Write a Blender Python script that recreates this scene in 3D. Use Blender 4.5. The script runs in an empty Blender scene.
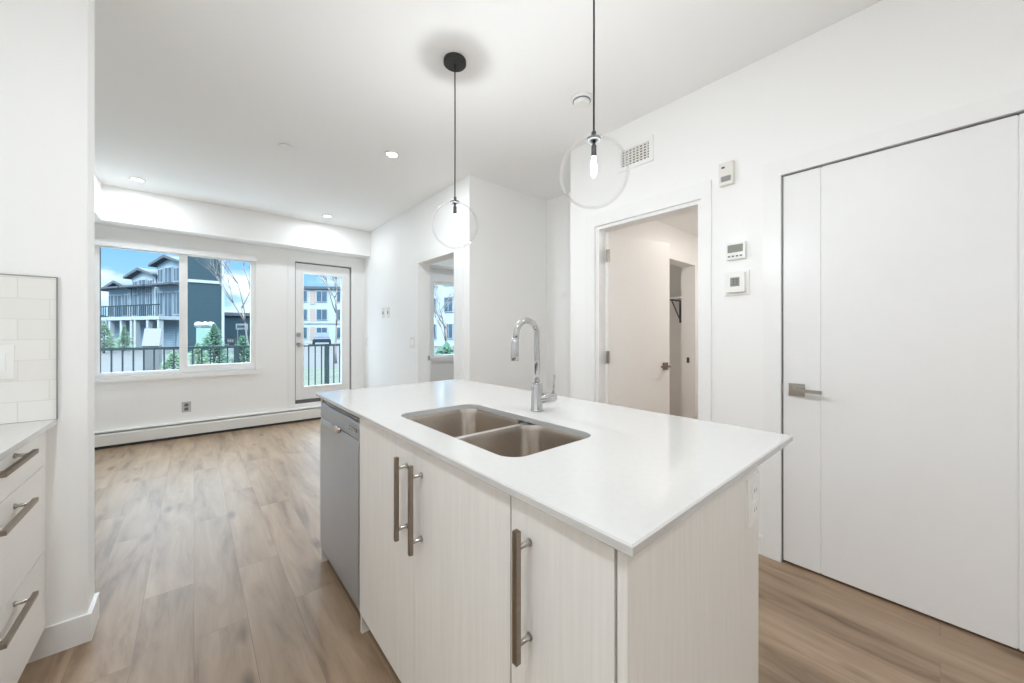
import bpy, bmesh, math, random
from mathutils import Vector, Matrix
random.seed(7)
SC = bpy.context.scene
COL = SC.collection
R = math.radians

# ------------------------------------------------------------------ camera
cam_d = bpy.data.cameras.new('camera')
cam = bpy.data.objects.new('camera', cam_d); COL.objects.link(cam)
cam.location = (0, 0, 1.25)
cam.rotation_euler = (R(90), 0, R(-40.754))
cam_d.sensor_fit = 'HORIZONTAL'; cam_d.sensor_width = 36.0
cam_d.lens = 369.02/1024*36
cam_d.shift_y = -7.88/1024
cam_d.clip_start = 0.02; cam_d.clip_end = 500
SC.camera = cam

# ------------------------------------------------------------------ sky, sun, exposure
w = bpy.data.worlds.new('sky'); SC.world = w; w.use_nodes = True
nt = w.node_tree; nt.nodes.clear()
def wn(t, **k):
    n = nt.nodes.new(t)
    for a, b in k.items(): setattr(n, a, b)
    return n
tc = wn('ShaderNodeTexCoord'); sep = wn('ShaderNodeSeparateXYZ')
nt.links.new(tc.outputs['Generated'], sep.inputs[0])
gr = wn('ShaderNodeValToRGB')
gr.color_ramp.elements[0].position = 0.0; gr.color_ramp.elements[0].color = (0.24, 0.38, 0.50, 1)
gr.color_ramp.elements[1].position = 0.25; gr.color_ramp.elements[1].color = (0.065, 0.21, 0.42, 1)
nt.links.new(sep.outputs['Z'], gr.inputs[0])
mp = wn('ShaderNodeMapping'); mp.inputs['Scale'].default_value = (1, 1, 2.6); mp.inputs['Location'].default_value = (0.35, 0.2, 0.05)
nt.links.new(tc.outputs['Generated'], mp.inputs[0])
nz = wn('ShaderNodeTexNoise'); nz.inputs['Scale'].default_value = 5.0; nz.inputs['Detail'].default_value = 6; nz.inputs['Roughness'].default_value = 0.55
nt.links.new(mp.outputs[0], nz.inputs['Vector'])
cr = wn('ShaderNodeValToRGB')
cr.color_ramp.elements[0].position = 0.47; cr.color_ramp.elements[0].color = (0, 0, 0, 1)
cr.color_ramp.elements[1].position = 0.60; cr.color_ramp.elements[1].color = (1, 1, 1, 1)
nt.links.new(nz.outputs[0], cr.inputs[0])
mx = wn('ShaderNodeMix', data_type='RGBA'); mx.inputs['B'].default_value = (0.46, 0.49, 0.52, 1)
nt.links.new(cr.outputs[0], mx.inputs['Factor']); nt.links.new(gr.outputs[0], mx.inputs['A'])
bg = wn('ShaderNodeBackground'); bg.inputs['Strength'].default_value = 1.6
# sky above the view, brightened to throw more daylight indoors
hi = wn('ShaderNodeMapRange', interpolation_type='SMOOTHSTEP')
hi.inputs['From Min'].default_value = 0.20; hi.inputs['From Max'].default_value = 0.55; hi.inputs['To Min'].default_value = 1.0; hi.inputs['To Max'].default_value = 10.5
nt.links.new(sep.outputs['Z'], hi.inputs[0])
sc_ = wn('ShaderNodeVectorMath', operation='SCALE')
ov = wn('ShaderNodeMapRange', interpolation_type='SMOOTHSTEP'); ov.inputs['From Min'].default_value = 0.20; ov.inputs['From Max'].default_value = 0.45
nt.links.new(sep.outputs['Z'], ov.inputs[0])
m2 = wn('ShaderNodeMix', data_type='RGBA'); m2.inputs['B'].default_value = (0.285, 0.32, 0.35, 1)
nt.links.new(ov.outputs[0], m2.inputs['Factor']); nt.links.new(mx.outputs['Result'], m2.inputs['A'])
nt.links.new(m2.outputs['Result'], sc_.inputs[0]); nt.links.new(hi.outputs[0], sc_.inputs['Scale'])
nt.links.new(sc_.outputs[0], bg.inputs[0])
wo = wn('ShaderNodeOutputWorld'); nt.links.new(bg.outputs[0], wo.inputs[0])

sun_d = bpy.data.lights.new('sun', 'SUN'); sun = bpy.data.objects.new('sun', sun_d); COL.objects.link(sun)
sun.rotation_euler = (R(48), 0, R(-28)); sun_d.energy = 0.9; sun_d.angle = R(1.0); sun_d.color = (1, 0.96, 0.9)

LAMP_W = 5.8          # each added kitchen fill lamp
SC.view_settings.view_transform = 'Standard'; SC.view_settings.look = 'None'
SC.view_settings.exposure = 0.72; SC.view_settings.gamma = 1.0
SC.view_settings.use_curve_mapping = False
SC.cycles.use_denoising = True
SC.cycles.max_bounces = 12; SC.cycles.diffuse_bounces = 10; SC.cycles.transparent_max_bounces = 24
SC.cycles.caustics_reflective = False; SC.cycles.caustics_refractive = False
SC.cycles.sample_clamp_indirect = 6.0

# ------------------------------------------------------------------ materials
def _n(t, kind, **k):
    n = t.nodes.new(kind)
    for a, b in k.items(): setattr(n, a, b)
    return n
def mat(name, col, rough=0.5, metal=0.0, var=0.03, scale=(6, 6, 6), nscale=4.0, bump=0.0, spec=0.5, coat=0.0, emit=None):
    m = bpy.data.materials.new(name); m.use_nodes = True; t = m.node_tree
    b = t.nodes['Principled BSDF']
    tc = _n(t, 'ShaderNodeTexCoord'); mp = _n(t, 'ShaderNodeMapping'); mp.inputs['Scale'].default_value = scale
    t.links.new(tc.outputs['Object'], mp.inputs[0])
    nz = _n(t, 'ShaderNodeTexNoise'); nz.inputs['Scale'].default_value = nscale; nz.inputs['Detail'].default_value = 4
    t.links.new(mp.outputs[0], nz.inputs['Vector'])
    cr = _n(t, 'ShaderNodeValToRGB')
    cr.color_ramp.elements[0].position = 0.3; cr.color_ramp.elements[1].position = 0.7
    cr.color_ramp.elements[0].color = (*[c*(1-var) for c in col], 1)
    cr.color_ramp.elements[1].color = (*[min(1, c*(1+var)) for c in col], 1)
    t.links.new(nz.outputs[0], cr.inputs[0]); t.links.new(cr.outputs[0], b.inputs['Base Color'])
    b.inputs['Roughness'].default_value = rough; b.inputs['Metallic'].default_value = metal
    b.inputs['Specular IOR Level'].default_value = spec; b.inputs['Coat Weight'].default_value = coat
    if bump:
        bp = _n(t, 'ShaderNodeBump'); bp.inputs['Strength'].default_value = bump; bp.inputs['Distance'].default_value = 0.002
        t.links.new(nz.outputs[0], bp.inputs['Height']); t.links.new(bp.outputs[0], b.inputs['Normal'])
    if emit:
        b.inputs['Emission Color'].default_value = (*emit[0], 1); b.inputs['Emission Strength'].default_value = emit[1]
    return m
def glass(name, tint=(1, 1, 1), blend=0.12, rough=0.0, gain=1.0, cap=0.3):
    m = bpy.data.materials.new(name); m.use_nodes = True; t = m.node_tree; t.nodes.clear()
    tr = _n(t, 'ShaderNodeBsdfTransparent'); tr.inputs[0].default_value = (*tint, 1)
    gl = _n(t, 'ShaderNodeBsdfGlossy'); gl.inputs['Roughness'].default_value = rough; gl.inputs[0].default_value = (gain, gain, gain, 1)
    lw = _n(t, 'ShaderNodeLayerWeight'); lw.inputs[0].default_value = blend
    ms = _n(t, 'ShaderNodeMixShader'); o = _n(t, 'ShaderNodeOutputMaterial')
    cl = _n(t, 'ShaderNodeMath', operation='MINIMUM'); cl.inputs[1].default_value = cap
    t.links.new(lw.outputs['Fresnel'], cl.inputs[0]); t.links.new(cl.outputs[0], ms.inputs[0]); t.links.new(tr.outputs[0], ms.inputs[1]); t.links.new(gl.outputs[0], ms.inputs[2])
    t.links.new(ms.outputs[0], o.inputs[0])
    return m
def floor_mat():
    m = bpy.data.materials.new('oak_plank_vinyl'); m.use_nodes = True; t = m.node_tree; b = t.nodes['Principled BSDF']
    L = t.links.new
    tc = _n(t, 'ShaderNodeTexCoord'); sp = _n(t, 'ShaderNodeSeparateXYZ'); cb = _n(t, 'ShaderNodeCombineXYZ')
    L(tc.outputs['Object'], sp.inputs[0]); L(sp.outputs['Y'], cb.inputs['X']); L(sp.outputs['X'], cb.inputs['Y'])
    br = _n(t, 'ShaderNodeTexBrick', offset=0.37, offset_frequency=2)
    br.inputs['Scale'].default_value = 1.0; br.inputs['Brick Width'].default_value = 1.22; br.inputs['Row Height'].default_value = 0.18
    br.inputs['Mortar Size'].default_value = 0.0012; br.inputs['Mortar Smooth'].default_value = 0.3
    br.inputs['Color1'].default_value = (0, 0, 0, 1); br.inputs['Color2'].default_value = (1, 1, 1, 1); br.inputs['Mortar'].default_value = (0.5, 0.5, 0.5, 1)
    L(cb.outputs[0], br.inputs['Vector'])
    # per plank shift of the grain
    mul = _n(t, 'ShaderNodeVectorMath', operation='MULTIPLY'); mul.inputs[1].default_value = (1.0, 6.5, 1)
    L(cb.outputs[0], mul.inputs[0])
    off = _n(t, 'ShaderNodeVectorMath', operation='SCALE'); off.inputs['Scale'].default_value = 17.0
    L(br.outputs['Color'], off.inputs[0])
    add = _n(t, 'ShaderNodeVectorMath', operation='ADD'); L(mul.outputs[0], add.inputs[0]); L(off.outputs[0], add.inputs[1])
    n1 = _n(t, 'ShaderNodeTexNoise'); n1.inputs['Scale'].default_value = 1.5; n1.inputs['Detail'].default_value = 7; n1.inputs['Roughness'].default_value = 0.6; n1.inputs['Distortion'].default_value = 0.6
    L(add.outputs[0], n1.inputs['Vector'])
    cr = _n(t, 'ShaderNodeValToRGB'); e = cr.color_ramp.elements
    e[0].position = 0.28; e[0].color = (0.145, 0.087, 0.048, 1)
    e[1].position = 0.70; e[1].color = (0.42, 0.30, 0.20, 1)
    k = e.new(0.46); k.color = (0.31, 0.21, 0.132, 1)
    L(n1.outputs[0], cr.inputs[0])
    # fine fibre
    m2 = _n(t, 'ShaderNodeVectorMath', operation='MULTIPLY'); m2.inputs[1].default_value = (3.0, 60.0, 1); L(add.outputs[0], m2.inputs[0])
    n2 = _n(t, 'ShaderNodeTexNoise'); n2.inputs['Scale'].default_value = 1.0; n2.inputs['Detail'].default_value = 3; L(m2.outputs[0], n2.inputs['Vector'])
    # knots
    m3 = _n(t, 'ShaderNodeVectorMath', operation='MULTIPLY'); m3.inputs[1].default_value = (2.0, 6.0, 1); L(cb.outputs[0], m3.inputs[0])
    vo = _n(t, 'ShaderNodeTexVoronoi'); vo.inputs['Scale'].default_value = 0.9; L(m3.outputs[0], vo.inputs['Vector'])
    kr = _n(t, 'ShaderNodeValToRGB'); kr.color_ramp.elements[0].position = 0.05; kr.color_ramp.elements[0].color = (0.45, 0.42, 0.40, 1)
    kr.color_ramp.elements[1].position = 0.17; kr.color_ramp.elements[1].color = (1, 1, 1, 1); L(vo.outputs['Distance'], kr.inputs[0])
    x1 = _n(t, 'ShaderNodeMix', data_type='RGBA', blend_type='MULTIPLY'); x1.inputs['Factor'].default_value = 1.0
    L(cr.outputs[0], x1.inputs['A']); L(kr.outputs[0], x1.inputs['B'])
    r2 = _n(t, 'ShaderNodeMapRange'); r2.inputs['To Min'].default_value = 0.84; r2.inputs['To Max'].default_value = 1.14; L(n2.outputs[0], r2.inputs[0])
    r3 = _n(t, 'ShaderNodeMapRange'); r3.inputs['To Min'].default_value = 0.93; r3.inputs['To Max'].default_value = 1.04; L(br.outputs['Color'], r3.inputs[0])
    mm = _n(t, 'ShaderNodeMath', operation='MULTIPLY'); L(r2.outputs[0], mm.inputs[0]); L(r3.outputs[0], mm.inputs[1])
    x2 = _n(t, 'ShaderNodeVectorMath', operation='SCALE'); L(x1.outputs['Result'], x2.inputs[0]); L(mm.outputs[0], x2.inputs['Scale'])
    x3 = _n(t, 'ShaderNodeMix', data_type='RGBA'); x3.inputs['B'].default_value = (0.12, 0.075, 0.05, 1)
    fm = _n(t, 'ShaderNodeMath', operation='MULTIPLY'); fm.inputs[1].default_value = 0.55; L(br.outputs['Fac'], fm.inputs[0]); L(fm.outputs[0], x3.inputs['Factor'])
    L(x2.outputs[0], x3.inputs['A']); L(x3.outputs['Result'], b.inputs['Base Color'])
    b.inputs['Roughness'].default_value = 0.42; b.inputs['Specular IOR Level'].default_value = 0.7
    bp = _n(t, 'ShaderNodeBump'); bp.inputs['Strength'].default_value = 0.12; bp.inputs['Distance'].default_value = 0.002
    L(n1.outputs[0], bp.inputs['Height']); L(bp.outputs[0], b.inputs['Normal'])
    return m
def tile_mat():
    m = bpy.data.materials.new('white_subway_tile'); m.use_nodes = True; t = m.node_tree; b = t.nodes['Principled BSDF']; L = t.links.new
    tc = _n(t, 'ShaderNodeTexCoord'); sp = _n(t, 'ShaderNodeSeparateXYZ'); cb = _n(t, 'ShaderNodeCombineXYZ')
    L(tc.outputs['Object'], sp.inputs[0])
    ad = _n(t, 'ShaderNodeMath', operation='ADD'); L(sp.outputs['X'], ad.inputs[0]); L(sp.outputs['Y'], ad.inputs[1])
    L(ad.outputs[0], cb.inputs['X']); L(sp.outputs['Z'], cb.inputs['Y'])
    br = _n(t, 'ShaderNodeTexBrick', offset=0.5)
    br.inputs['Scale'].default_value = 1.0; br.inputs['Brick Width'].default_value = 0.153; br.inputs['Row Height'].default_value = 0.078
    br.inputs['Mortar Size'].default_value = 0.0018; br.inputs['Mortar Smooth'].default_value = 0.2
    br.inputs['Color1'].default_value = (0.84, 0.83, 0.80, 1); br.inputs['Color2'].default_value = (0.80, 0.79, 0.755, 1); br.inputs['Mortar'].default_value = (0.75, 0.735, 0.70, 1)
    L(cb.outputs[0], br.inputs['Vector']); L(br.outputs['Color'], b.inputs['Base Color'])
    b.inputs['Roughness'].default_value = 0.12
    bp = _n(t, 'ShaderNodeBump'); bp.inputs['Strength'].default_value = 0.35; bp.inputs['Distance'].default_value = 0.002; bp.invert = True
    L(br.outputs['Fac'], bp.inputs['Height']); L(bp.outputs[0], b.inputs['Normal'])
    return m
def siding_mat(name, col, row=0.2, var=0.08):
    m = bpy.data.materials.new(name); m.use_nodes = True; t = m.node_tree; b = t.nodes['Principled BSDF']; L = t.links.new
    tc = _n(t, 'ShaderNodeTexCoord'); wv = _n(t, 'ShaderNodeTexWave', bands_direction='Z', wave_profile='SAW'); wv.inputs['Scale'].default_value = 0.31/row
    L(tc.outputs['Object'], wv.inputs['Vector'])
    cr = _n(t, 'ShaderNodeValToRGB'); cr.color_ramp.elements[0].color = (*[c*(1-var*2) for c in col], 1); cr.color_ramp.elements[1].color = (*[min(1, c*(1+var)) for c in col], 1)
    L(wv.outputs['Fac'], cr.inputs[0]); L(cr.outputs[0], b.inputs['Base Color']); b.inputs['Roughness'].default_value = 0.7
    return m

M = {}
M['wall'] = mat('white_wall_paint', (0.89, 0.888, 0.88), 0.55, var=0.006, bump=0.03, nscale=30)
M['ceil'] = mat('white_ceiling_paint', (0.88, 0.878, 0.87), 0.8, var=0.008, bump=0.05, nscale=60)
M['trim'] = mat('white_trim_paint', (0.87, 0.87, 0.865), 0.35, var=0.005)
M['door'] = mat('white_door_paint', (0.85, 0.85, 0.85), 0.33, var=0.006, nscale=2)
M['halldoor'] = mat('warm_white_door', (0.85, 0.835, 0.815), 0.4, var=0.006)
M['floor'] = floor_mat()
M['tile'] = tile_mat()
M['cab'] = mat('pale_woodgrain_laminate', (0.80, 0.78, 0.745), 0.42, var=0.035, scale=(45, 45, 1.6), nscale=2.5, bump=0.05)
M['cabin'] = mat('cabinet_carcass', (0.74, 0.72, 0.68), 0.5, var=0.02)
M['drawer'] = mat('warm_white_laminate', (0.83, 0.805, 0.765), 0.35, var=0.015, scale=(45, 2, 45), nscale=2.5)
M['quartz'] = mat('white_quartz', (0.59, 0.58, 0.565), 0.09, var=0.015, nscale=9, spec=0.5)
M['kick'] = mat('toe_kick_grey', (0.30, 0.27, 0.24), 0.6)  # one even dark grey on every toe kick
M['steel'] = mat('brushed_steel', (0.66, 0.63, 0.60), 0.26, 1.0, var=0.05, scale=(2, 60, 60), nscale=3)
M['sinksteel'] = mat('satin_sink_steel', (0.58, 0.525, 0.47), 0.24, 1.0, var=0.04, scale=(40, 40, 3), nscale=3)
M['dwsteel'] = mat('dishwasher_steel', (0.50, 0.53, 0.57), 0.32, 0.9, var=0.03, scale=(60, 60, 2), nscale=3)
M['dwpanel'] = mat('dishwasher_panel_steel', (0.40, 0.41, 0.43), 0.28, 0.9, var=0.03)
M['chrome'] = mat('polished_chrome', (0.56, 0.56, 0.57), 0.05, 1.0, var=0.01)
M['pull'] = mat('brushed_bronze_nickel', (0.31, 0.262, 0.215), 0.3, 1.0, var=0.06, scale=(10, 10, 60))
M['nickel'] = mat('satin_nickel', (0.52, 0.49, 0.45), 0.3, 1.0, var=0.04)
M['black'] = mat('matte_black_metal', (0.018, 0.017, 0.016), 0.45, var=0.1)
M['cord'] = mat('black_cord', (0.02, 0.02, 0.02), 0.7, var=0.2, nscale=40)
M['grey'] = mat('grey_metal', (0.33, 0.33, 0.32), 0.35, 0.8, var=0.05)
M['gun'] = mat('dark_gunmetal', (0.10, 0.10, 0.098), 0.4, 0.6, var=0.05)
M['dark'] = mat('dark_slot', (0.03, 0.03, 0.03), 0.8)
M['darkgrey'] = mat('dark_weatherstrip', (0.13, 0.13, 0.13), 0.7)
M['plastic'] = mat('white_plastic', (0.84, 0.835, 0.81), 0.35, var=0.01)
M['plasticw'] = mat('ivory_plastic', (0.78, 0.76, 0.71), 0.4, var=0.015)
M['lcd'] = mat('grey_green_lcd', (0.27, 0.28, 0.245), 0.2, var=0.06)
M['ink'] = mat('dark_print', (0.06, 0.06, 0.055), 0.5)
M['heater'] = mat('heater_enamel', (0.80, 0.80, 0.775), 0.4, var=0.01)
M['blind'] = mat('white_blind_fabric', (0.80, 0.80, 0.79), 0.6, var=0.02)
def bulb_mat():
    m = bpy.data.materials.new('lit_bulb_glass'); m.use_nodes = True; t = m.node_tree; t.nodes.clear()
    a = _n(t, 'ShaderNodeBsdfTransparent'); b = _n(t, 'ShaderNodeEmission'); b.inputs[0].default_value = (1, .95, .86, 1); b.inputs[1].default_value = 2.5
    c = _n(t, 'ShaderNodeAddShader'); o = _n(t, 'ShaderNodeOutputMaterial')
    t.links.new(a.outputs[0], c.inputs[0]); t.links.new(b.outputs[0], c.inputs[1]); t.links.new(c.outputs[0], o.inputs[0]); return m
M['bulb'] = bulb_mat()
M['lens'] = mat('lit_lamp_lens', (1, 1, 1), 0.4, emit=((1, 0.96, 0.9), 12.0))
M['globe'] = glass('clear_globe_glass', (0.985, 0.985, 0.985), 0.08, gain=0.95, cap=.4)
M['pane'] = glass('window_pane_glass', (0.93, 0.97, 0.985), 0.05, gain=0.9)
# outdoors
M['rail'] = mat('dark_green_railing', (0.006, 0.022, 0.025), 0.55, var=0.1)
M['deck'] = mat('concrete', (0.66, 0.67, 0.67), 0.8, var=0.08, nscale=2)  # unseen patio colour, brightened to bounce daylight onto the ceiling
M['road'] = mat('pale_asphalt', (0.062, 0.066, 0.07), 0.9, var=0.12, scale=(1, 1, 1), nscale=1.5)
M['lawn'] = mat('dull_lawn', (0.062, 0.078, 0.06), 0.95, var=0.25, scale=(1, 1, 1), nscale=2)
M['side1'] = siding_mat('pale_blue_grey_siding', (0.25, 0.34, 0.41))
M['side2'] = siding_mat('light_grey_siding', (0.36, 0.43, 0.48))
M['side3'] = siding_mat('slate_siding', (0.010, 0.036, 0.050), 0.3, 0.06)
M['side4'] = siding_mat('cream_siding', (0.32, 0.39, 0.43))
M['brown'] = siding_mat('brown_siding', (0.33, 0.26, 0.23))
M['roof'] = mat('grey_shingles', (0.07, 0.085, 0.10), 0.9, var=0.15, nscale=3)
M['owin'] = mat('outdoor_window_glass', (0.05, 0.085, 0.12), 0.35, var=0.2, scale=(1, 1, 1), nscale=1)
M['otrim'] = mat('outdoor_white_trim', (0.30, 0.34, 0.365), 0.6)
M['bark'] = mat('grey_brown_bark', (0.20, 0.18, 0.17), 0.9, var=0.2)
M['needle'] = mat('green_needles', (0.055, 0.13, 0.085), 0.8, var=0.45, scale=(1, 1, 1), nscale=6)
M['needle2'] = mat('light_green_leaves', (0.13, 0.215, 0.14), 0.8, var=0.4, scale=(1, 1, 1), nscale=6)
M['boxgreen'] = mat('pale_green_metal', (0.20, 0.32, 0.28), 0.5)
M['boxgrey'] = mat('pale_grey_metal', (0.12, 0.128, 0.14), 0.5)
M['outlet'] = mat('pale_grey_plastic', (0.50, 0.50, 0.49), 0.4, var=0.01)
M['carpaint'] = mat('dark_car_paint', (0.02, 0.03, 0.05), 0.15, coat=0.6)
M['tyre'] = mat('tyre_rubber', (0.02, 0.02, 0.02), 0.8)

# ------------------------------------------------------------------ mesh builder
class MB:
    def __init__(s): s.bm = bmesh.new()
    def box(s, x0, x1, y0, y1, z0, z1, mx=None):
        vs = [s.bm.verts.new((x, y, z)) for x in (x0, x1) for y in (y0, y1) for z in (z0, z1)]
        for q in ((0, 1, 3, 2), (4, 6, 7, 5), (0, 4, 5, 1), (2, 3, 7, 6), (0, 2, 6, 4), (1, 5, 7, 3)):
            s.bm.faces.new([vs[i] for i in q])
        if mx is not None:
            for v in vs: v.co = mx @ v.co
        return s
    def loft(s, rings, cap0=True, cap1=True, smooth=True, closed=True):
        V = [[s.bm.verts.new(p) for p in r] for r in rings]
        n = len(V[0])
        for a, b in zip(V, V[1:]):
            for i in range(n if closed else n-1):
                f = s.bm.faces.new((a[i], a[(i+1) % n], b[(i+1) % n], b[i])); f.smooth = smooth
        if cap0: s.bm.faces.new(list(reversed(V[0])))
        if cap1: s.bm.faces.new(V[-1])
        return s
    def tube(s, pts, r, n=12, cap=True):
        pts = [Vector(p) for p in pts]
        rs = r if isinstance(r, (list, tuple)) else [r]*len(pts)
        t0 = (pts[1]-pts[0]).normalized()
        ref = Vector((0, 0, 1)) if abs(t0.z) < 0.9 else Vector((1, 0, 0))
        u = t0.cross(ref).normalized()
        rings = []
        for i, p in enumerate(pts):
            t = ((pts[i+1]-p) if i == 0 else (p-pts[i-1]) if i == len(pts)-1 else (pts[i+1]-pts[i-1])).normalized()
            u = (u - t*u.dot(t)).normalized(); v = t.cross(u)
            rings.append([p + (u*math.cos(2*math.pi*k/n) + v*math.sin(2*math.pi*k/n))*rs[i] for k in range(n)])
        return s.loft(rings, cap, cap)
    def lathe(s, prof, c, n=32, axis='z', cap0=True, cap1=True):
        c = Vector(c); rings = []
        for r, z in prof:
            ring = []
            for k in range(n):
                a = 2*math.pi*k/n; x, y = r*math.cos(a), r*math.sin(a)
                d = {'z': (x, y, z), 'x': (z, x, y), 'y': (y, z, x)}[axis]
                ring.append(c + Vector(d))
            rings.append(ring)
        return s.loft(rings, cap0, cap1)
    def prism(s, poly, y0, y1, mx=None):      # polygon in x,z extruded along y
        a = [s.bm.verts.new((x, y0, z)) for x, z in poly]; b = [s.bm.verts.new((x, y1, z)) for x, z in poly]
        n = len(poly)
        for i in range(n): s.bm.faces.new((a[i], a[(i+1) % n], b[(i+1) % n], b[i]))
        s.bm.faces.new(list(reversed(a))); s.bm.faces.new(b)
        if mx is not None:
            for v in a+b: v.co = mx @ v.co
        return s
    def blob(s, c, r, sub=2, jit=0.15, sz=1.0):
        g = bmesh.ops.create_icosphere(s.bm, subdivisions=sub, radius=1)
        for v in g['verts']:
            v.co = Vector(c) + Vector((v.co.x*r, v.co.y*r, v.co.z*r*sz))*(1+random.uniform(-jit, jit))
        return s
    def build(s, name, m, parent=None, bevel=0.0, org=None, seg=2):
        if bevel:
            es = [e for e in s.bm.edges if len(e.link_faces) == 2 and e.calc_face_angle(0) > 0.5]
            bmesh.ops.bevel(s.bm, geom=es, offset=bevel, segments=seg, affect='EDGES', profile=0.6, clamp_overlap=True)
        bmesh.ops.recalc_face_normals(s.bm, faces=s.bm.faces)
        o_ = Vector((0, 0, 0))
        p = parent
        while p is not None: o_ += Vector(p.location); p = p.parent
        if org is not None: o_ = Vector(org)
        if o_.length:
            for v in s.bm.verts: v.co -= o_
        me = bpy.data.meshes.new(name); s.bm.to_mesh(me); s.bm.free(); me.materials.append(m)
        ob = bpy.data.objects.new(name, me); COL.objects.link(ob)
        if parent is not None: ob.parent = parent
        elif org is not None: ob.location = org
        return ob
def tag(o, label=None, cat=None, group=None, kind=None):
    if label: o['label'] = label
    if cat: o['category'] = cat
    if group: o['group'] = group
    if kind: o['kind'] = kind
    return o
def empty(name, loc, label, cat, group=None, kind=None):
    e = bpy.data.objects.new(name, None); e.empty_display_size = 0.05; COL.objects.link(e); e.location = loc
    return tag(e, label, cat, group, kind)
def B(*a): return MB().box(*a)
def struct(name, mb, m, label, cat, bevel=0.0):
    return tag(mb.build(name, m, None, bevel), label, cat, None, 'structure')
def copy_tree(o, parent=None):
    c = o.copy(); COL.objects.link(c); c.parent = parent
    for ch in list(o.children): copy_tree(ch, c)
    return c

# ------------------------------------------------------------------ room shell
H = 2.81
XR, XL, YA, YW = 2.441, 2.05, 3.02, 5.98
struct('floor', B(-1.2, 5.1, -2.6, 6.13, -0.1, 0), M['floor'], 'brown oak-look plank floor running through kitchen and living room', 'floor')
struct('ceiling', B(-1.2, 5.1, -2.6, 6.13, H, H+0.12), M['ceil'], 'flat white ceiling over kitchen and living room', 'ceiling')
struct('wall_left', B(-1.2, -1.05, -2.6, 6.13, 0, H), M['wall'], 'white wall on the left, behind the drawers and wing wall', 'wall')
struct('wall_back', B(-1.05, 5.1, -2.6, -2.45, 0, H), M['wall'], 'white wall behind the viewpoint', 'wall')
w1 = MB()
ED0, ED1, EDZ = -0.37, 0.568, 2.116        # entry door opening
HD0, HD1, HDZ = .988, 1.806, 2.105        # hall door opening
w1.box(XR, XR+.12, -2.45, ED0, 0, H); w1.box(XR, XR+.12, ED0, ED1, EDZ, H); w1.box(XR, XR+.12, ED1, HD0, 0, H)
w1.box(XR, XR+.12, HD0, HD1, HDZ, H); w1.box(XR, XR+.12, HD1, 2.066, 0, H)
struct('wall_right', w1, M['wall'], 'white wall on the right holding the two doors and thermostats', 'wall')
struct('wall_alcove', B(XL, 5.1, YA, YA+.12, 0, H), M['wall'], 'white wall facing the viewer behind the faucet, in the recess', 'wall')
struct('wall_alcove_side', B(3.14, 3.26, 2.05, YA, 0, H), M['wall'], 'white side wall at the right end of the recess', 'wall')
w2 = MB(); BD0, BD1, BDZ = 3.285, 4.085, 2.095
w2.box(XL, XL+.14, YA+.12, BD0, 0, H); w2.box(XL, XL+.14, BD0, BD1, BDZ, H); w2.box(XL, XL+.14, BD1, YW, 0, H)
struct('wall_living', w2, M['wall'], 'white living room side wall with the bedroom doorway', 'wall')
WX0, WX1, WZ0, WZ1 = -0.826, 0.637, 0.775, 2.235
PX0, PX1, PZ0, PZ1 = 1.085, 1.855, 0.25, 2.28
BX0, BX1 = 3.27, 4.6
w3 = MB(); y0, y1 = YW, YW+.15
w3.box(-1.05, WX0, y0, y1, 0, H); w3.box(WX0, WX1, y0, y1, 0, WZ0); w3.box(WX0, WX1, y0, y1, WZ1, H)
w3.box(WX1, PX0, y0, y1, 0, H); w3.box(PX0, PX1, y0, y1, 0, PZ0); w3.box(PX0, PX1, y0, y1, PZ1, H)
w3.box(PX1, BX0, y0, y1, 0, H); w3.box(BX0, BX1, y0, y1, 0, 0.80); w3.box(BX0, BX1, y0, y1, 2.2, H); w3.box(BX1, 5.1, y0, y1, 0, H)
struct('wall_window', w3, M['wall'], 'white far wall with the living room window and patio door', 'wall')
bk = MB(); bk.box(-1.05, XL, 5.705, YW, 2.437, H); bk.box(-1.05, -0.73, 2.41, 5.705, 2.437, H)
struct('ceiling_bulkhead', bk, M['wall'], 'white boxed bulkhead under the ceiling above the window', 'bulkhead')
struct('ceiling_bulkhead', B(XL+.14, 5.0, 5.705, YW, 2.437, H), M['wall'], 'white bulkhead above the bedroom window, seen through the doorway', 'bulkhead')
struct('wall_wing', B(-1.05, -0.329, 2.27, 2.41, 0, H), M['wall'], 'white stub wall at the end of the left counter', 'wall')
# hall behind the right wall
wh = MB(); CX0, CX1, CZ = 3.42, 4.48, 2.055
wh.box(XR+.12, CX0, 1.90, 2.05, 0, H); wh.box(CX0, CX1, 1.90, 2.05, CZ, H); wh.box(CX1, 4.98, 1.90, 2.05, 0, H)
struct('wall_hall', wh, M['wall'], 'hall wall with the closet opening, seen past the open door', 'wall')
struct('wall_hall_near', B(XR+.12, 4.98, 0.62, 0.74, 0, H), M['wall'], 'near side wall of the hall', 'wall')
struct('wall_hall_end', B(4.98, 5.1, -2.45, YW, 0, H), M['wall'], 'outer right end wall of the flat', 'wall')
struct('wall_closet_side', B(4.76, 4.88, 2.05, 2.8, 0, 2.5), M['wall'], 'grey side wall inside the closet', 'wall')
struct('wall_closet_back', B(3.26, 4.76, 2.72, 2.8, 0, 2.5), M['wall'], 'back wall inside the closet', 'wall')
struct('ceiling_hall', B(XR+.12, 4.98, 0.74, 1.9, 2.415, 2.5), M['ceil'], 'lower hall ceiling above the open door', 'ceiling')
struct('ceiling_closet', B(3.26, 4.76, 2.05, 2.72, 2.415, 2.5), M['ceil'], 'low ceiling inside the closet', 'ceiling')

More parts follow.
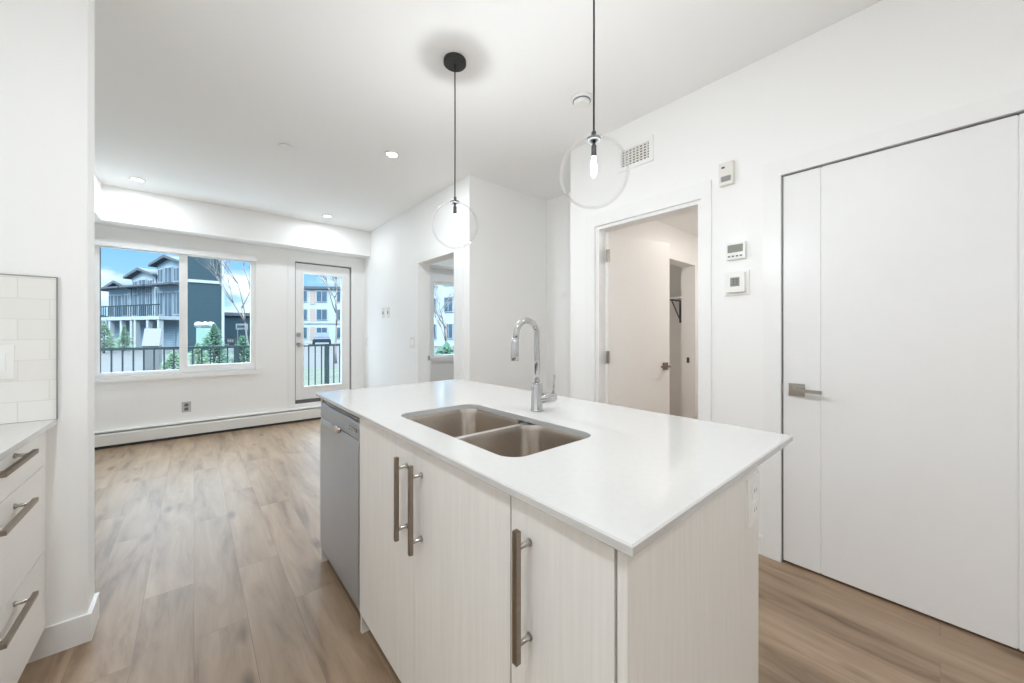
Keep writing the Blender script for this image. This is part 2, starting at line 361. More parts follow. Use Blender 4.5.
# trim: casings and baseboards
def casing_x(x, ya, yb, zt, wl, wr, wt, th=0.014):      # casing on a wall facing -x, opening ya..yb
    m = MB()
    if wl: m.box(x-th, x, ya-wl, ya, 0, zt+wt)
    if wr: m.box(x-th, x, yb, yb+wr, 0, zt+wt)
    m.box(x-th, x, ya, yb, zt, zt+wt)
    return m
struct('trim_1', casing_x(XR, ED0, ED1, EDZ, .082, .082, .082), M['trim'], 'white casing around the closed entry door', 'door casing', 0.002)
struct('trim_2', casing_x(XR, HD0, HD1, HDZ, .060, .095, .10), M['trim'], 'white casing around the hall doorway in the right wall', 'door casing', 0.002)
struct('trim_3', casing_x(XL, BD0, BD1, BDZ, .165, .09, .09), M['trim'], 'white casing around the bedroom doorway in the living room', 'door casing', 0.002)
m = MB(); m.box(CX1, CX1+.07, 1.888, 1.90, 0, CZ+.07); m.box(CX0-.07, CX0, 1.888, 1.90, 0, CZ+.07); m.box(CX0, CX1, 1.888, 1.90, CZ, CZ+.07)
struct('trim_4', m, M['trim'], 'white casing around the closet opening in the hall', 'door casing', 0.002)
m = MB(); m.box(1.0, PX0, YW-.014, YW, 0.19, 2.37); m.box(PX1, XL, YW-.014, YW, 0.19, 2.37); m.box(PX0, PX1, YW-.014, YW, PZ1, 2.37)
struct('trim_5', m, M['trim'], 'white casing around the glazed patio door', 'door casing', 0.002)
m = MB(); m.box(XR+.004, XR+.116, HD1-.03, HD1-.001, 0, HDZ-.001); m.box(XR+.004, XR+.116, HD0+.001, HD0+.025, 0, HDZ-.001); m.box(XR+.004, XR+.116, HD0+.025, HD1-.03, HDZ-.025, HDZ-.001)
struct('trim_6', m, M['trim'], 'white jamb lining inside the hall doorway', 'door jamb')
def bb(name, box, label): struct(name, B(*box), M['trim'], label, 'baseboard', 0.003)
m = MB(); m.box(-0.506, -0.316, 2.257, 2.2701, 0, .11); m.box(-0.3291, -0.316, 2.2701, 2.423, 0, .11)
struct('baseboard_wing', m, M['trim'], 'white baseboard wrapping the end of the stub wall', 'baseboard', 0.003)
bb('baseboard_right', (XR-.012, XR, 0.651, 0.926, 0, .10), 'white baseboard on the right wall between the two doors')
bb('baseboard_right', (XR-.012, XR, 1.897, 2.066, 0, .10), 'white baseboard on the right wall beyond the hall doorway')
bb('baseboard_right', (XR-.012, XR, -2.45, -.453, 0, .10), 'white baseboard on the right wall nearer than the entry door')
bb('baseboard_living', (XL-.012, XL, 4.177, YW-.1, 0, .10), 'white baseboard on the living room side wall')
bb('baseboard_alcove', (XL+.02, 3.14, YA-.012, YA, 0, .10), 'white baseboard along the recess wall')

# ------------------------------------------------------------------ living room window
def window(name, label, x0, x1, z0, z1, panes, kind_y):
    e = empty(name, ((x0+x1)/2, YW+.06, z0), label, 'window', None, 'structure')
    fr = MB(); ya, yb = YW+.02, YW+.10
    # frame built as bars between the panes
    xs = [x0] + [v for p in panes for v in p[:2]] + [x1]
    for a, b in zip(xs[0::2], xs[1::2]): fr.box(a, b, ya, yb, z0, z1)
    for (a, b, c, d) in panes:
        fr.box(a, b, ya, yb, z0, c); fr.box(a, b, ya, yb, d, z1)
    fr.build('window_frame', M['trim'], e, 0.003)
    for (a, b, c, d) in panes:
        B(a-.004, b+.004, YW+.055, YW+.063, c-.004, d+.004).build('glass_pane', M['pane'], e)
    rv = MB(); th = .008
    rv.box(x0-.0, x0+th, YW, ya, z0, z1); rv.box(x1-th, x1, YW, ya, z0, z1)
    rv.build('reveal', M['trim'], e)
    return e
w1e = window('window_1', 'wide white two-pane living room window', WX0, WX1, WZ0, WZ1, [(-.785, -.135, .815, 2.215), (-.06, .573, .862, 2.215)], 0)
g = MB(); g.box(-.785, -.778, YW+.05, YW+.07, .815, 2.215); g.box(-.785, -.135, YW+.05, YW+.07, .808, .815)
g.build('gasket', M['darkgrey'], w1e)
B(-.113, -.097, YW+.008, YW+.022, 1.78, 1.83).build('sash_lock', M['trim'], w1e, .003)
sl = B(-.85, .704, YW-.03, YW+.02, .715, .775)
sl.build('window_sill', M['trim'], w1e, 0.004)
bl = empty('roller_blind', ((WX0+WX1)/2, YW-.03, 2.2), 'white roller blind cassette drawn up above the living room window', 'blind')
B(WX0, WX1-.008, YW-.07, YW, 2.205, 2.29).build('cassette', M['blind'], bl, 0.006)
MB().tube([(WX0+.01, YW-.03, 2.198), (WX1-.02, YW-.03, 2.198)], .009, 10).build('hem_bar', M['blind'], bl)
w2e = window('window_2', 'bedroom window seen through the living room doorway', BX0, BX1, .80, 2.2, [(3.30, 3.92, .86, 2.15), (3.98, 4.56, .86, 2.15)], 0)
B(BX0-.03, BX1+.03, YW-.03, YW+.02, .745, .80).build('window_sill', M['trim'], w2e, .004)

# ------------------------------------------------------------------ patio door
d1 = empty('door_1', ((PX0+PX1)/2, YW+.05, PZ0), 'white glazed patio door right of the living room window', 'door', None, 'structure')
SX0, SX1, SZ0, SZ1 = 1.100, 1.838, 0.30, 2.262
GX0, GX1, GZ0, GZ1 = 1.20, 1.715, .485, 2.12
m = MB(); ya, yb = YW+.03, YW+.075
m.box(SX0, GX0, ya, yb, SZ0, SZ1); m.box(GX1, SX1, ya, yb, SZ0, SZ1); m.box(GX0, GX1, ya, yb, SZ0, GZ0); m.box(GX0, GX1, ya, yb, GZ1, SZ1)
m.build('door_slab', M['door'], d1, .003)
m = MB(); t = .022
m.box(GX0-t, GX0, ya-.012, ya, GZ0-t, GZ1+t); m.box(GX1, GX1+t, ya-.012, ya, GZ0-t, GZ1+t); m.box(GX0, GX1, ya-.012, ya, GZ0-t, GZ0); m.box(GX0, GX1, ya-.012, ya, GZ1, GZ1+t)
m.build('glazing_bead', M['trim'], d1, .004)
B(GX0, GX1, YW+.05, YW+.058, GZ0, GZ1).build('glass_pane', M['pane'], d1)
m = MB(); m.box(PX0, SX0, YW+.035, YW+.10, PZ0, PZ1); m.box(SX1, PX1, YW+.035, YW+.10, PZ0, PZ1); m.box(PX0, PX1, YW+.035, YW+.10, SZ1, PZ1)  # dark strips also stand in for shade in the gap around the slab
m.build('weatherstrip_gap_shade', M['darkgrey'], d1)
B(PX0, PX1, YW+.005, YW+.14, PZ0, SZ0-.004).build('threshold', M['darkgrey'], d1, .004)
m = MB(); m.lathe([(.026, 0), (.026, -.012), (.018, -.016), (.018, -.03)], (1.137, ya, 1.235), 20, 'y'); m.box(1.133, 1.141, ya-.045, ya-.03, 1.22, 1.25)
m.build('deadbolt', M['nickel'], d1)
m = MB(); m.lathe([(.027, 0), (.027, -.012), (.012, -.016), (.012, -.05)], (1.137, ya, 1.09), 20, 'y'); m.tube([(1.13, ya-.05, 1.09), (1.25, ya-.05, 1.088)], [.010, .007], 10)
m.build('door_handle', M['nickel'], d1)

# ------------------------------------------------------------------ entry door
d2 = empty('door_2', (XR, (ED0+ED1)/2, 0), 'closed white entry door with two vertical grooves on the right wall', 'door', None, 'structure')
m = MB(); xa = XR+.002
for a, b in ((-.362, -.2025), (-.1975, .398), (.403, .560)): m.box(xa, xa+.042, a, b, .014, 2.107)
m.box(xa+.004, xa+.04, -.36, .555, .016, 2.105)
m.build('door_slab', M['door'], d2)
m = MB(); m.box(XR+.004, XR+.11, .5635, ED1-.0005, 0, EDZ-.0005); m.box(XR+.004, XR+.11, ED0+.0005, -.3655, 0, EDZ-.0005); m.box(XR+.004, XR+.11, -.3655, .5635, 2.1115, EDZ-.0005)
m.build('door_jamb', M['grey'], d2)
m = MB(); m.box(xa-.007, xa, .467, .535, .916, .983); m.build('rose_plate', M['nickel'], d2, .001)
m = MB(); m.tube([(xa-.006, .501, .952), (xa-.048, .501, .952)], .010, 14)
m.box(xa-.058, xa-.044, .388, .512, .944, .960)
m.build('door_handle', M['nickel'], d2, .002)
B(XR-.003, XR+.003, .560, .567, .925, .975).build('latch_plate', M['nickel'], d2)
m = MB(); m.lathe([(.008, 0), (.008, -.004)], (xa, .10, .985), 16, 'x'); m.build('peephole_cover', M['plastic'], d2)

# ------------------------------------------------------------------ hall door (open into the hall)
d3 = empty('door_3', (2.53, 1.765, 0), 'open plain white hall door swung inward behind the faucet', 'door', None, 'structure')
RM = Matrix.Translation((2.53, 1.765, 0)) @ Matrix.Rotation(R(-10.4), 4, 'Z')
MB().box(0.004, .765, -.018, .018, .012, 2.07, RM).build('door_slab', M['halldoor'], d3, .002)
for z in (1.877, 1.06, .25):
    m = MB(); m.box(-.022, .014, -.0215, -.0175, z-.05, z+.05, RM); m.box(-.006, .004, -.036, -.021, z-.05, z+.05, RM)
    m.build('hinge', M['nickel'], d3, .001)
m = MB(); m.box(.672, .735, -.026, -.018, .925, .99, RM); m.tube([RM @ Vector((.704, -.02, .957)), RM @ Vector((.704, -.062, .957))], .010, 12)
m.box(.60, .715, -.070, -.056, .949, .965, RM)
m.build('door_handle', M['pull'], d3, .001)
m = MB(); m.box(.672, .735, .018, .026, .925, .99, RM); m.tube([RM @ Vector((.704, .02, .957)), RM @ Vector((.704, .062, .957))], .010, 12); m.box(.60, .715, .056, .070, .949, .965, RM)
m.build('door_handle', M['pull'], d3, .001)
sp = tag(B(CX1-.004, CX1, 1.955, 1.985, .90, .965).build('strike_plate', M['ink'], None, org=(CX1, 1.97, .93)), 'small dark strike plate on the closet jamb in the hall', 'strike plate')
sp = tag(B(2.165, 2.19, BD1-.003, BD1, .925, .98).build('strike_plate', M['nickel'], None, org=(2.178, BD1, .95)), 'small metal strike plate on the bedroom door jamb', 'strike plate')
# closet shelf
sh = empty('closet_shelf', (4.6, 2.38, 1.66), 'white shelf on a bracket inside the hall closet', 'shelf')
B(4.46, 4.76, 2.051, 2.72, 1.68, 1.70).build('shelf_board', M['trim'], sh)
m = MB(); m.tube([(4.755, 2.19, 1.42), (4.52, 2.19, 1.665)], .008, 8); m.box(4.49, 4.76, 2.18, 2.20, 1.662, 1.68); m.box(4.745, 4.76, 2.18, 2.20, 1.39, 1.68)
m.build('bracket', M['boxgrey'], sh)

# ------------------------------------------------------------------ baseboard heater
hb = empty('baseboard_heater', (.5, YW-.03, 0), 'long low white baseboard heater under the window wall', 'heater')
HX0, HX1 = -1.03, 1.99
m = MB(); m.prism([(YW, .02), (YW, .195), (YW-.05, .195), (YW-.062, .183), (YW-.062, .176), (YW-.012, .176), (YW-.012, .02)], HX0, HX1)
for v in m.bm.verts: v.co = Vector((v.co.y, v.co.x, v.co.z))
m.build('back_panel', M['heater'], hb)
m = MB(); m.prism([(YW-.064, .03), (YW-.064, .145), (YW-.056, .160), (YW-.052, .158), (YW-.058, .143), (YW-.058, .03)], HX0, HX1)
for v in m.bm.verts: v.co = Vector((v.co.y, v.co.x, v.co.z))
m.build('front_cover', M['heater'], hb)
m = MB(); m.box(HX0+.01, HX1-.01, YW-.05, YW-.02, .05, .13); m.box(HX0+.01, HX1-.01, YW-.055, YW-.012, .0, .03)  # near-black filler stands in for shade in the slot and bottom gap
m.build('element_and_gap_shade', M['dark'], hb)
for x in (HX0, HX1-.01): B(x, x+.012, YW-.066, YW, .018, .196).build('end_cap', M['heater'], hb)
MB().box(-.09, -.01, YW-.067, YW-.062, .03, .05).build('joint_cover', M['heater'], hb)

# ------------------------------------------------------------------ wall devices
def plate(name, label, cat, org, axis, w_, h_, inner, group=None, m_=None):
    """wall plate; axis 'x' = on a wall facing -x, 'y' = on a wall facing -y"""
    e = empty(name, org, label, cat, group)
    x, y, z = org
    def bx(a0, a1, z0, z1, d0, d1):
        return B(x-d1, x-d0, y+a0, y+a1, z+z0, z+z1) if axis == 'x' else B(x+a0, x+a1, y-d1, y-d0, z+z0, z+z1)
    bx(-w_/2, w_/2, -h_/2, h_/2, 0, .006).build('cover_plate', m_ or M['plastic'], e, .002)
    for nm, a0, a1, z0, z1, d, mt in inner: bx(a0, a1, z0, z1, .005, d).build(nm, mt, e, .001)
    return e
plate('light_switch', 'white light switch beside the bedroom doorway', 'light switch', (XL, 4.26, 1.14), 'x', .125, .135,
      [('rocker', -.038, -.004, -.034, .034, .010, M['trim']), ('rocker', .004, .038, -.034, .034, .010, M['trim'])], m_=M['plasticw'])
for yy, lab in ((5.19, 'slim pale wall plate nearer the patio door'), (5.02, 'slim pale wall plate nearer the bedroom doorway')):
    plate('wall_jack', lab, 'wall plate', (XL, yy, 1.545), 'x', .075, .15, [('jack', -.012, .012, -.02, .02, .009, M['boxgrey'])], 'slim wall plates on the living room wall', M['plasticw'])
plate('light_switch', 'white switch in the living room corner beside the patio door', 'light switch', (XL, 5.86, 1.12), 'x', .075, .12, [('rocker', -.016, .016, -.033, .033, .010, M['trim'])])
plate('wall_outlet', 'pale grey power outlet low under the living room window', 'outlet', (-.07, YW, .36), 'y', .085, .125,
      [('socket', -.018, .018, .006, .042, .009, M['boxgrey']), ('socket', -.018, .018, -.042, -.006, .009, M['boxgrey'])], m_=M['outlet'])
plate('wall_outlet', 'white power outlet low on the right wall beside the entry door', 'outlet', (XR, .77, .32), 'x', .075, .12,
      [('socket', -.018, .018, .006, .042, .009, M['trim']), ('socket', -.018, .018, -.042, -.006, .009, M['trim'])])
plate('wall_outlet', 'white power outlet on the near end panel of the island', 'outlet', (1.122, .327, .812), 'y', .092, .125,
      [('socket', -.018, .018, .006, .042, .0085, M['trim']), ('socket', -.018, .018, -.042, -.006, .0085, M['trim']), ('slot', -.008, -.006, .020, .030, .0092, M['grey']), ('slot', .006, .008, .020, .030, .0092, M['grey']),
       ('slot', -.008, -.006, -.030, -.020, .0092, M['grey']), ('slot', .006, .008, -.030, -.020, .0092, M['grey'])])
# two thermostats and a sensor
e = empty('thermostat', (XR, .788, 1.738), 'white thermostat with a wide grey display, the upper of two on the right wall', 'thermostat', 'wall thermostats')
B(XR-.026, XR, .737, .839, 1.690, 1.788).build('housing', M['plastic'], e, .006)
B(XR-.028, XR-.024, .749, .829, 1.730, 1.775).build('display', M['lcd'], e)
for k in range(4): B(XR-.029, XR-.024, .752+k*.021, .764+k*.021, 1.703, 1.711).build('button', M['boxgrey'], e, .001)
e = empty('thermostat', (XR, .786, 1.549), 'square white thermostat with a small square display, the lower of two on the right wall', 'thermostat', 'wall thermostats')
B(XR-.010, XR, .722, .850, 1.478, 1.618).build('wall_plate', M['plastic'], e, .003)
B(XR-.034, XR-.009, .738, .836, 1.494, 1.606).build('housing', M['plastic'], e, .006)
B(XR-.036, XR-.032, .764, .812, 1.528, 1.580).build('display', M['lcd'], e)
m = MB()
for k in range(2): 
    yb = .774+k*.017
    for zz in (1.538, 1.553, 1.567): m.box(XR-.0368, XR-.0355, yb, yb+.010, zz, zz+.003)
    m.box(XR-.0368, XR-.0355, yb, yb+.002, 1.538, 1.570)
m.build('display_digits', M['ink'], e)
e = empty('wall_alarm', (XR, .836, 2.205), 'small tall ivory alarm unit above the thermostats', 'alarm')
B(XR-.035, XR, .798, .875, 2.142, 2.274).build('housing', M['plasticw'], e, .006)
m = MB()
for k in range(4): m.box(XR-.037, XR-.033, .808, .864, 2.162+k*.008, 2.166+k*.008)
m.box(XR-.0365, XR-.033, .812, .860, 2.160, 2.192)
m.build('speaker_grille', M['grey'], e)
B(XR-.037, XR-.033, .842, .860, 2.240, 2.250).build('test_button', M['ink'], e)
# air vent
e = empty('air_vent', (XR, 1.44, 2.545), 'white wall vent with grey grille behind the nearer glass globe', 'vent')
VY0, VY1, VZ0, VZ1 = 1.312, 1.60, 2.465, 2.645
m = MB(); f = .03
m.box(XR-.01, XR, VY0, VY0+f, VZ0, VZ1); m.box(XR-.01, XR, VY1-f, VY1, VZ0, VZ1); m.box(XR-.01, XR, VY0+f, VY1-f, VZ0, VZ0+f); m.box(XR-.01, XR, VY0+f, VY1-f, VZ1-f, VZ1)
m.build('frame', M['trim'], e, .002)
B(XR-.003, XR, VY0+f, VY1-f, VZ0+f, VZ1-f).build('backing', M['darkgrey'], e)
m = MB()
for k in range(6): z = VZ0+f+.012+k*.0195; m.box(XR-.009, XR-.003, VY0+f, VY1-f, z, z+.0085)
for k in range(8): y = VY0+f+.012+k*.029; m.box(XR-.0085, XR-.003, y, y+.011, VZ0+f, VZ1-f)
m.build('grille', M['plasticw'], e)
# ceiling fixtures
e = empty('smoke_detector', (1.945, 1.55, H), 'round white smoke detector on the ceiling above the nearer globe', 'smoke detector')
MB().lathe([(.068, 0), (.068, -.012), (.060, -.020)], (1.945, 1.55, H), 40).build('base', M['plastic'], e)
MB().lathe([(.055, -.018), (.052, -.038), (.040, -.046)], (1.945, 1.55, H), 40).build('cover', M['plastic'], e)
m = MB(); m.lathe([(.058, -.022), (.058, -.026)], (1.945, 1.55, H), 40); m.build('vent_ring', M['boxgrey'], e)
e = empty('sprinkler_cover', (.58, 3.553, H), 'small round white sprinkler cover on the living room ceiling', 'sprinkler cover')
MB().lathe([(.055, -.004), (.056, -.010), (.050, -.012)], (.58, 3.553, H), 32).build('cap', M['plastic'], e)
MB().lathe([(.047, 0), (.047, -.005)], (.58, 3.553, H), 32).build('cup', M['grey'], e)

# recessed lights, plus added fill lamps out of view
def downlight(x, y, label, group, zc=H, watt=None, col=(0.87, 0.945, 1.0)):
    e = empty('recessed_light', (x, y, zc), label, 'ceiling light', group)
    MB().lathe([(.044, -.0005), (.062, -.0005), (.062, -.005), (.046, -.008), (.044, -.003)], (x, y, zc), 32, cap0=False, cap1=False).build('trim_ring', M['plastic'], e)
    MB().lathe([(.045, -.001), (.045, -.003)], (x, y, zc), 24).build('lens', M['lens'], e)
    ld = bpy.data.lights.new('lamp', 'AREA'); ld.shape = 'DISK'; ld.size = .085; ld.energy = watt or LAMP_W; ld.color = col
    lo = bpy.data.objects.new('lamp', ld); COL.objects.link(lo); lo.parent = e; lo.location = (0, 0, -.012)
    return e
GL = 'recessed ceiling lights'
downlight(-.434, 5.30, 'recessed light by the bulkhead above the window', GL, watt=4)
downlight(1.339, 5.30, 'recessed light by the bulkhead, in front of the patio door', GL, watt=4)
downlight(1.304, 3.11, 'recessed light nearest the farther pendant', GL, watt=8)
for x, y in ((-.3, .62), (-.35, .35), (-.4, -.9), (1.2, -1.4)):  # unseen lamps added to brighten the cabinet fronts and kitchen
    downlight(x, y, 'added fill light above the near end of the kitchen, out of frame', 'added kitchen fill lights out of frame')
downlight(3.9, .95, 'added fill light in the hall ceiling, hidden behind the door', None, 2.415, 8, (1, .93, .86))  # warm lamp added out of view to brighten the hall
downlight(3.5, 4.6, 'added fill light in the bedroom ceiling, hidden by the wall', None, H, 7, (.85, .93, 1))  # cool lamp added out of view to lift the dark bedroom

# ------------------------------------------------------------------ pendants
def pendant(x, y, zc, label):
    e = empty('pendant_light', (x, y, H), label, 'pendant light', 'globe pendants over the island')
    r = .132; top = zc + math.sqrt(r*r - .03*.03)
    MB().lathe([(.062, 0), (.064, -.004), (.064, -.022), (.060, -.026)], (x, y, H), 40).build('canopy', M['black'], e)
    MB().tube([(x, y, H-.02), (x+.001, y, (H+top)/2), (x, y, top+.03)], .0036, 8).build('cord', M['cord'], e)
    MB().lathe([(.006, .034), (.009, .03), (.009, .012), (.025, .008), (.027, .002), (.025, -.003)], (x, y, top), 28).build('cap', M['gun'], e)
    m = MB(); m.lathe([(.006, 0), (.006, -.02), (.0098, -.022), (.0098, -.062), (.009, -.066)], (x, y, top), 20); m.build('socket', M['gun'], e)
    zb = top-.066
    MB().lathe([(.006, 0), (.009, -.012), (.0115, -.030), (.0118, -.056), (.0110, -.066), (.0055, -.074), (.0012, -.080)], (x, y, zb), 16).build('bulb', M['bulb'], e)
    pr = []
    a0 = math.asin(.03/r)
    for k in range(41):
        a = a0 + (math.pi-.012-a0)*k/40
        pr.append((r*math.sin(a), r*math.cos(a)))
    MB().lathe(pr, (x, y, zc), 64, cap0=False, cap1=True).build('globe_shade', M['globe'], e)
    ld = bpy.data.lights.new('lamp', 'POINT'); ld.energy = 8.5; ld.shadow_soft_size = .009; ld.color = (.91, .96, 1)
    lo = bpy.data.objects.new('lamp', ld); COL.objects.link(lo); lo.parent = e; lo.location = (0, 0, zb-.058-H)
    return e
pendant(1.128, 1.808, 1.868, 'clear glass globe pendant farther away, over the sink')
pendant(1.168, .872, 1.868, 'clear glass globe pendant nearer, in front of the wall vent')

# ------------------------------------------------------------------ island
ZT, ZB = .925, .905
def ring_slab(x0, x1, y0, y1, hx0, hx1, hy0, hy1, hr, z0, z1):
    cx, cy = (hx0+hx1)/2, (hy0+hy1)/2
    hole = rrect(hx0, hx1, hy0, hy1, hr, 10)
    outer = []
    cors = [Vector((x1, y1)), Vector((x0, y1)), Vector((x0, y0)), Vector((x1, y0))]
    def cast(p):
        d = Vector((p[0]-cx, p[1]-cy)); k = 1e9
        if d.x > 1e-9: k = min(k, (x1-cx)/d.x)
        if d.x < -1e-9: k = min(k, (x0-cx)/d.x)
        if d.y > 1e-9: k = min(k, (y1-cy)/d.y)
        if d.y < -1e-9: k = min(k, (y0-cy)/d.y)
        return Vector((cx+d.x*k, cy+d.y*k))
    outer = [cast(p) for p in hole]
    for c in cors:                         # snap the nearest cast point onto each corner
        i = min(range(len(outer)), key=lambda k: (outer[k]-c).length); outer[i] = c
    return hole, outer
def rrect(x0, x1, y0, y1, r, k=8):
    P = []
    for cx, cy, a0 in ((x1-r, y1-r, 0), (x0+r, y1-r, 90), (x0+r, y0+r, 180), (x1-r, y0+r, 270)):
        for i in range(k+1):
            a = R(a0 + 90*i/k); P.append((cx+r*math.cos(a), cy+r*math.sin(a)))
    return P
KX0, KX1, KY0, KY1 = .618, .984, .718, 1.432
hole, outer = ring_slab(.508, 1.448, .307, 2.247, KX0, KX1, KY0, KY1, .06, ZB, ZT)
m = MB(); n = len(hole); b_ = .003
rings = [[(*p, ZB) for p in hole], [(*p, ZT-.002) for p in hole]]
def inset(p, d): return (min(max(p[0], .508+d), 1.448-d), min(max(p[1], .307+d), 2.247-d))
hx = [(p[0]+(p[0]-.8)*.006, p[1]+(p[1]-1.07)*.003) for p in hole]
rings += [[(*p, ZT) for p in hx], [(*inset(p, b_), ZT) for p in outer], [(*p, ZT-b_) for p in outer], [(*p, ZB+b_) for p in outer], [(*inset(p, b_), ZB) for p in outer], [(*p, ZB) for p in hole]]
m.loft(rings, False, False, smooth=False)
bmesh.ops.remove_doubles(m.bm, verts=m.bm.verts, dist=1e-5)
tag(m.build('island_countertop', M['quartz'], None, org=(.978, 1.277, ZB)), 'white quartz island countertop with a sink cutout', 'countertop')

# cabinets
FX = .525
def bar_pull(parent, x, y, z0, z1, axis='z'):
    m = MB(); s = .0065
    if axis == 'z':
        m.box(x-.042, x-.030, y-s, y+s, z0, z1)
    else:
        m.box(x+.030, x+.042, y-z0, y+z0, z1-s, z1+s)
    h = m.build('handle', M['pull'], parent, .0015)
    if axis == 'z':
        for z in (z0+.035, z1-.035): MB().lathe([(.009, -.001), (.0055, -.008), (.0055, -.032)], (x, y, z), 14, 'x').build('post', M['nickel'], h)
    else:
        for yy in (y-z0+.035, y+z0-.035): MB().lathe([(.009, .001), (.0055, .008), (.0055, .032)], (x, yy, z1), 14, 'x').build('post', M['nickel'], h)
    return h
c1 = empty('sink_cabinet', (.85, 1.10, 0), 'pale two-door island cabinet below the sink with two long upright pulls', 'cabinet')
m = MB(); y0, y1 = .6135, 1.5875; t = .016
m.box(FX+.021, 1.157, y0, y0+t, .08, ZB); m.box(FX+.004, 1.157, y1-t, y1, 0, ZB); m.box(FX+.021, 1.157, y0+t, y1-t, .08, .096); m.box(1.145, 1.157, y0+t, y1-t, .096, ZB)
m.box(FX+.021, FX+.039, y0+t, y1-t, .85, ZB)
m.build('body', M['cabin'], c1)
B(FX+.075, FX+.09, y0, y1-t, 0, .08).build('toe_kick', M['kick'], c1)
dl = B(FX, FX+.019, 1.0835, 1.586, .083, .898).build('door', M['cab'], c1, .0012); bar_pull(dl, FX, 1.1325, .590, .855)
dr = B(FX, FX+.019, .6155, 1.0805, .083, .898).build('door', M['cab'], c1, .0012); bar_pull(dr, FX, 1.031, .590, .855)
c2 = empty('narrow_cabinet', (.85, .48, 0), 'narrow pale single-door island cabinet nearest the viewer', 'cabinet')
m = MB(); y0, y1 = .349, .6125
m.box(FX+.021, 1.157, y0, y0+t, .08, ZB); m.box(FX+.021, 1.157, y1-t, y1, .08, ZB); m.box(FX+.021, 1.157, y0+t, y1-t, .08, .096); m.box(1.145, 1.157, y0+t, y1-t, .096, ZB); m.box(FX+.021, FX+.06, y0+t, y1-t, .889, ZB)
m.build('body', M['cabin'], c2)
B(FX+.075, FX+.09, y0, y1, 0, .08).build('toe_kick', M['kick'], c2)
dn = B(FX, FX+.019, .351, .6105, .083, .898).build('door', M['cab'], c2, .0012); bar_pull(dn, FX, .5535, .590, .855)
tag(B(FX+.001, 1.178, .327, .3455, 0, ZB).build('island_end_panel', M['cab'], None, .001, org=(.85, .336, 0)), 'pale woodgrain end panel of the island facing the viewer', 'cabinet panel', 'island end panels')
tag(B(FX+.004, 1.178, 2.2065, 2.224, 0, ZB).build('island_end_panel', M['cab'], None, .001, org=(.85, 2.215, 0)), 'pale end panel of the island beyond the dishwasher', 'cabinet panel', 'island end panels')
tag(B(1.16, 1.178, .3458, 2.2062, 0, ZB).build('island_back_panel', M['cab'], None, .001, org=(1.17, 1.27, 0)), 'pale back panel of the island under the overhang, towards the right wall', 'cabinet panel')
# dishwasher
dw = empty('dishwasher', (.85, 1.895, 0), 'stainless steel dishwasher at the far left end of the island', 'dishwasher')
y0, y1 = 1.591, 2.203
B(FX+.05, 1.13, y0+.004, y1-.004, .09, .885).build('tub', M['dwpanel'], dw)
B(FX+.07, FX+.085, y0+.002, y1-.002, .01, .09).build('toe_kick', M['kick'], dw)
m = MB(); pr = [(FX, .085), (FX-.004, .12), (FX-.005, .45), (FX-.004, .77), (FX, .797), (FX+.045, .797), (FX+.045, .085)]
m.prism(pr, y0, y1)
m.build('door', M['dwsteel'], dw, .002)
m = MB(); m.prism([(FX-.001, .801), (FX-.003, .808), (FX+.003, .868), (FX+.010, .874), (FX+.05, .874), (FX+.05, .801)], y0, y1)
cp = m.build('control_panel', M['dwpanel'], dw, .001)
B(FX-.004, FX+.004, 1.62, 1.72, .828, .842).build('display', M['lcd'], cp)
B(FX+.012, FX+.05, y0+.002, y1-.002, .876, .882).build('top_trim', M['steel'], dw)
m = MB()
pts = [(FX-.003, 1.893+.062*math.cos(a), .806+.034*math.sin(a)) for a in [math.pi+math.pi*k/14 for k in range(15)]]
rg = [[(FX-.003, p[1], p[2]) for p in pts], [(FX-.014, 1.893+(p[1]-1.893)*.92, .806+(p[2]-.806)*.86) for p in pts], [(FX-.016, 1.893+(p[1]-1.893)*.7, .806+(p[2]-.806)*.6) for p in pts]]
m.loft(rg, True, True)
m.build('pocket_handle', M['steel'], dw)
# sink
sk = empty('double_sink', (.80, 1.07, .70), 'stainless steel double bowl undermount sink in the island top', 'sink')
def bowl(y0, y1, x0, x1, depth, r):
    m = MB(); zt = ZB-.0015
    rs = [rrect(x0, x1, y0, y1, r, 8)]
    levels = [(0, 0, r), (.004, .02, r), (.010, depth-.03, r), (.016, depth-.012, r*.95), (.032, depth-.002, r*.8), (.05, depth, r*.6)]
    rings = [[(*p, zt-d) for p in rrect(x0+i, x1-i, y0+i, y1-i, rr, 8)] for i, d, rr in levels]
    m.loft(rings, False, True)
    # outside skin
    rings = [[(*p, zt-d) for p in rrect(x0+i-.002, x1-i+.002, y0+i-.002, y1-i+.002, rr, 8)] for i, d, rr in levels]
    m.loft(list(reversed([[(a, b, c-.002) for a, b, c in q] for q in rings])), True, False)
    return m
YD = 1.046
bo1 = bowl(YD+.011, KY1+.006, KX0-.006, KX1+.006, .20, .07).build('bowl', M['sinksteel'], sk)
bo2 = bowl(KY0-.006, YD-.011, KX0-.006, KX1+.006, .20, .07).build('bowl', M['sinksteel'], sk)
m = MB()
# flange deck between and around the bowls, under the stone
def deck(m, z, holes, x0, x1, y0, y1):
    for (a, b, c, d) in ((x0, x1, YD-.0112, YD+.0112),): m.box(a, b, c, d, z-.004, z)
deck(m, ZB-.0015, None, KX0-.006, KX1+.006, 0, 0)
m.build('divider', M['steel'], sk, .002)
for yy, bo in (((YD+KY1)/2, bo1), ((YD+KY0)/2, bo2)):
    m = MB(); z = ZB-.0015-.20
    m.lathe([(.045, .0005), (.045, .003), (.038, .004), (.036, .001)], (.80, yy, z), 28, cap0=False)
    m.build('drain', M['chrome'], bo)
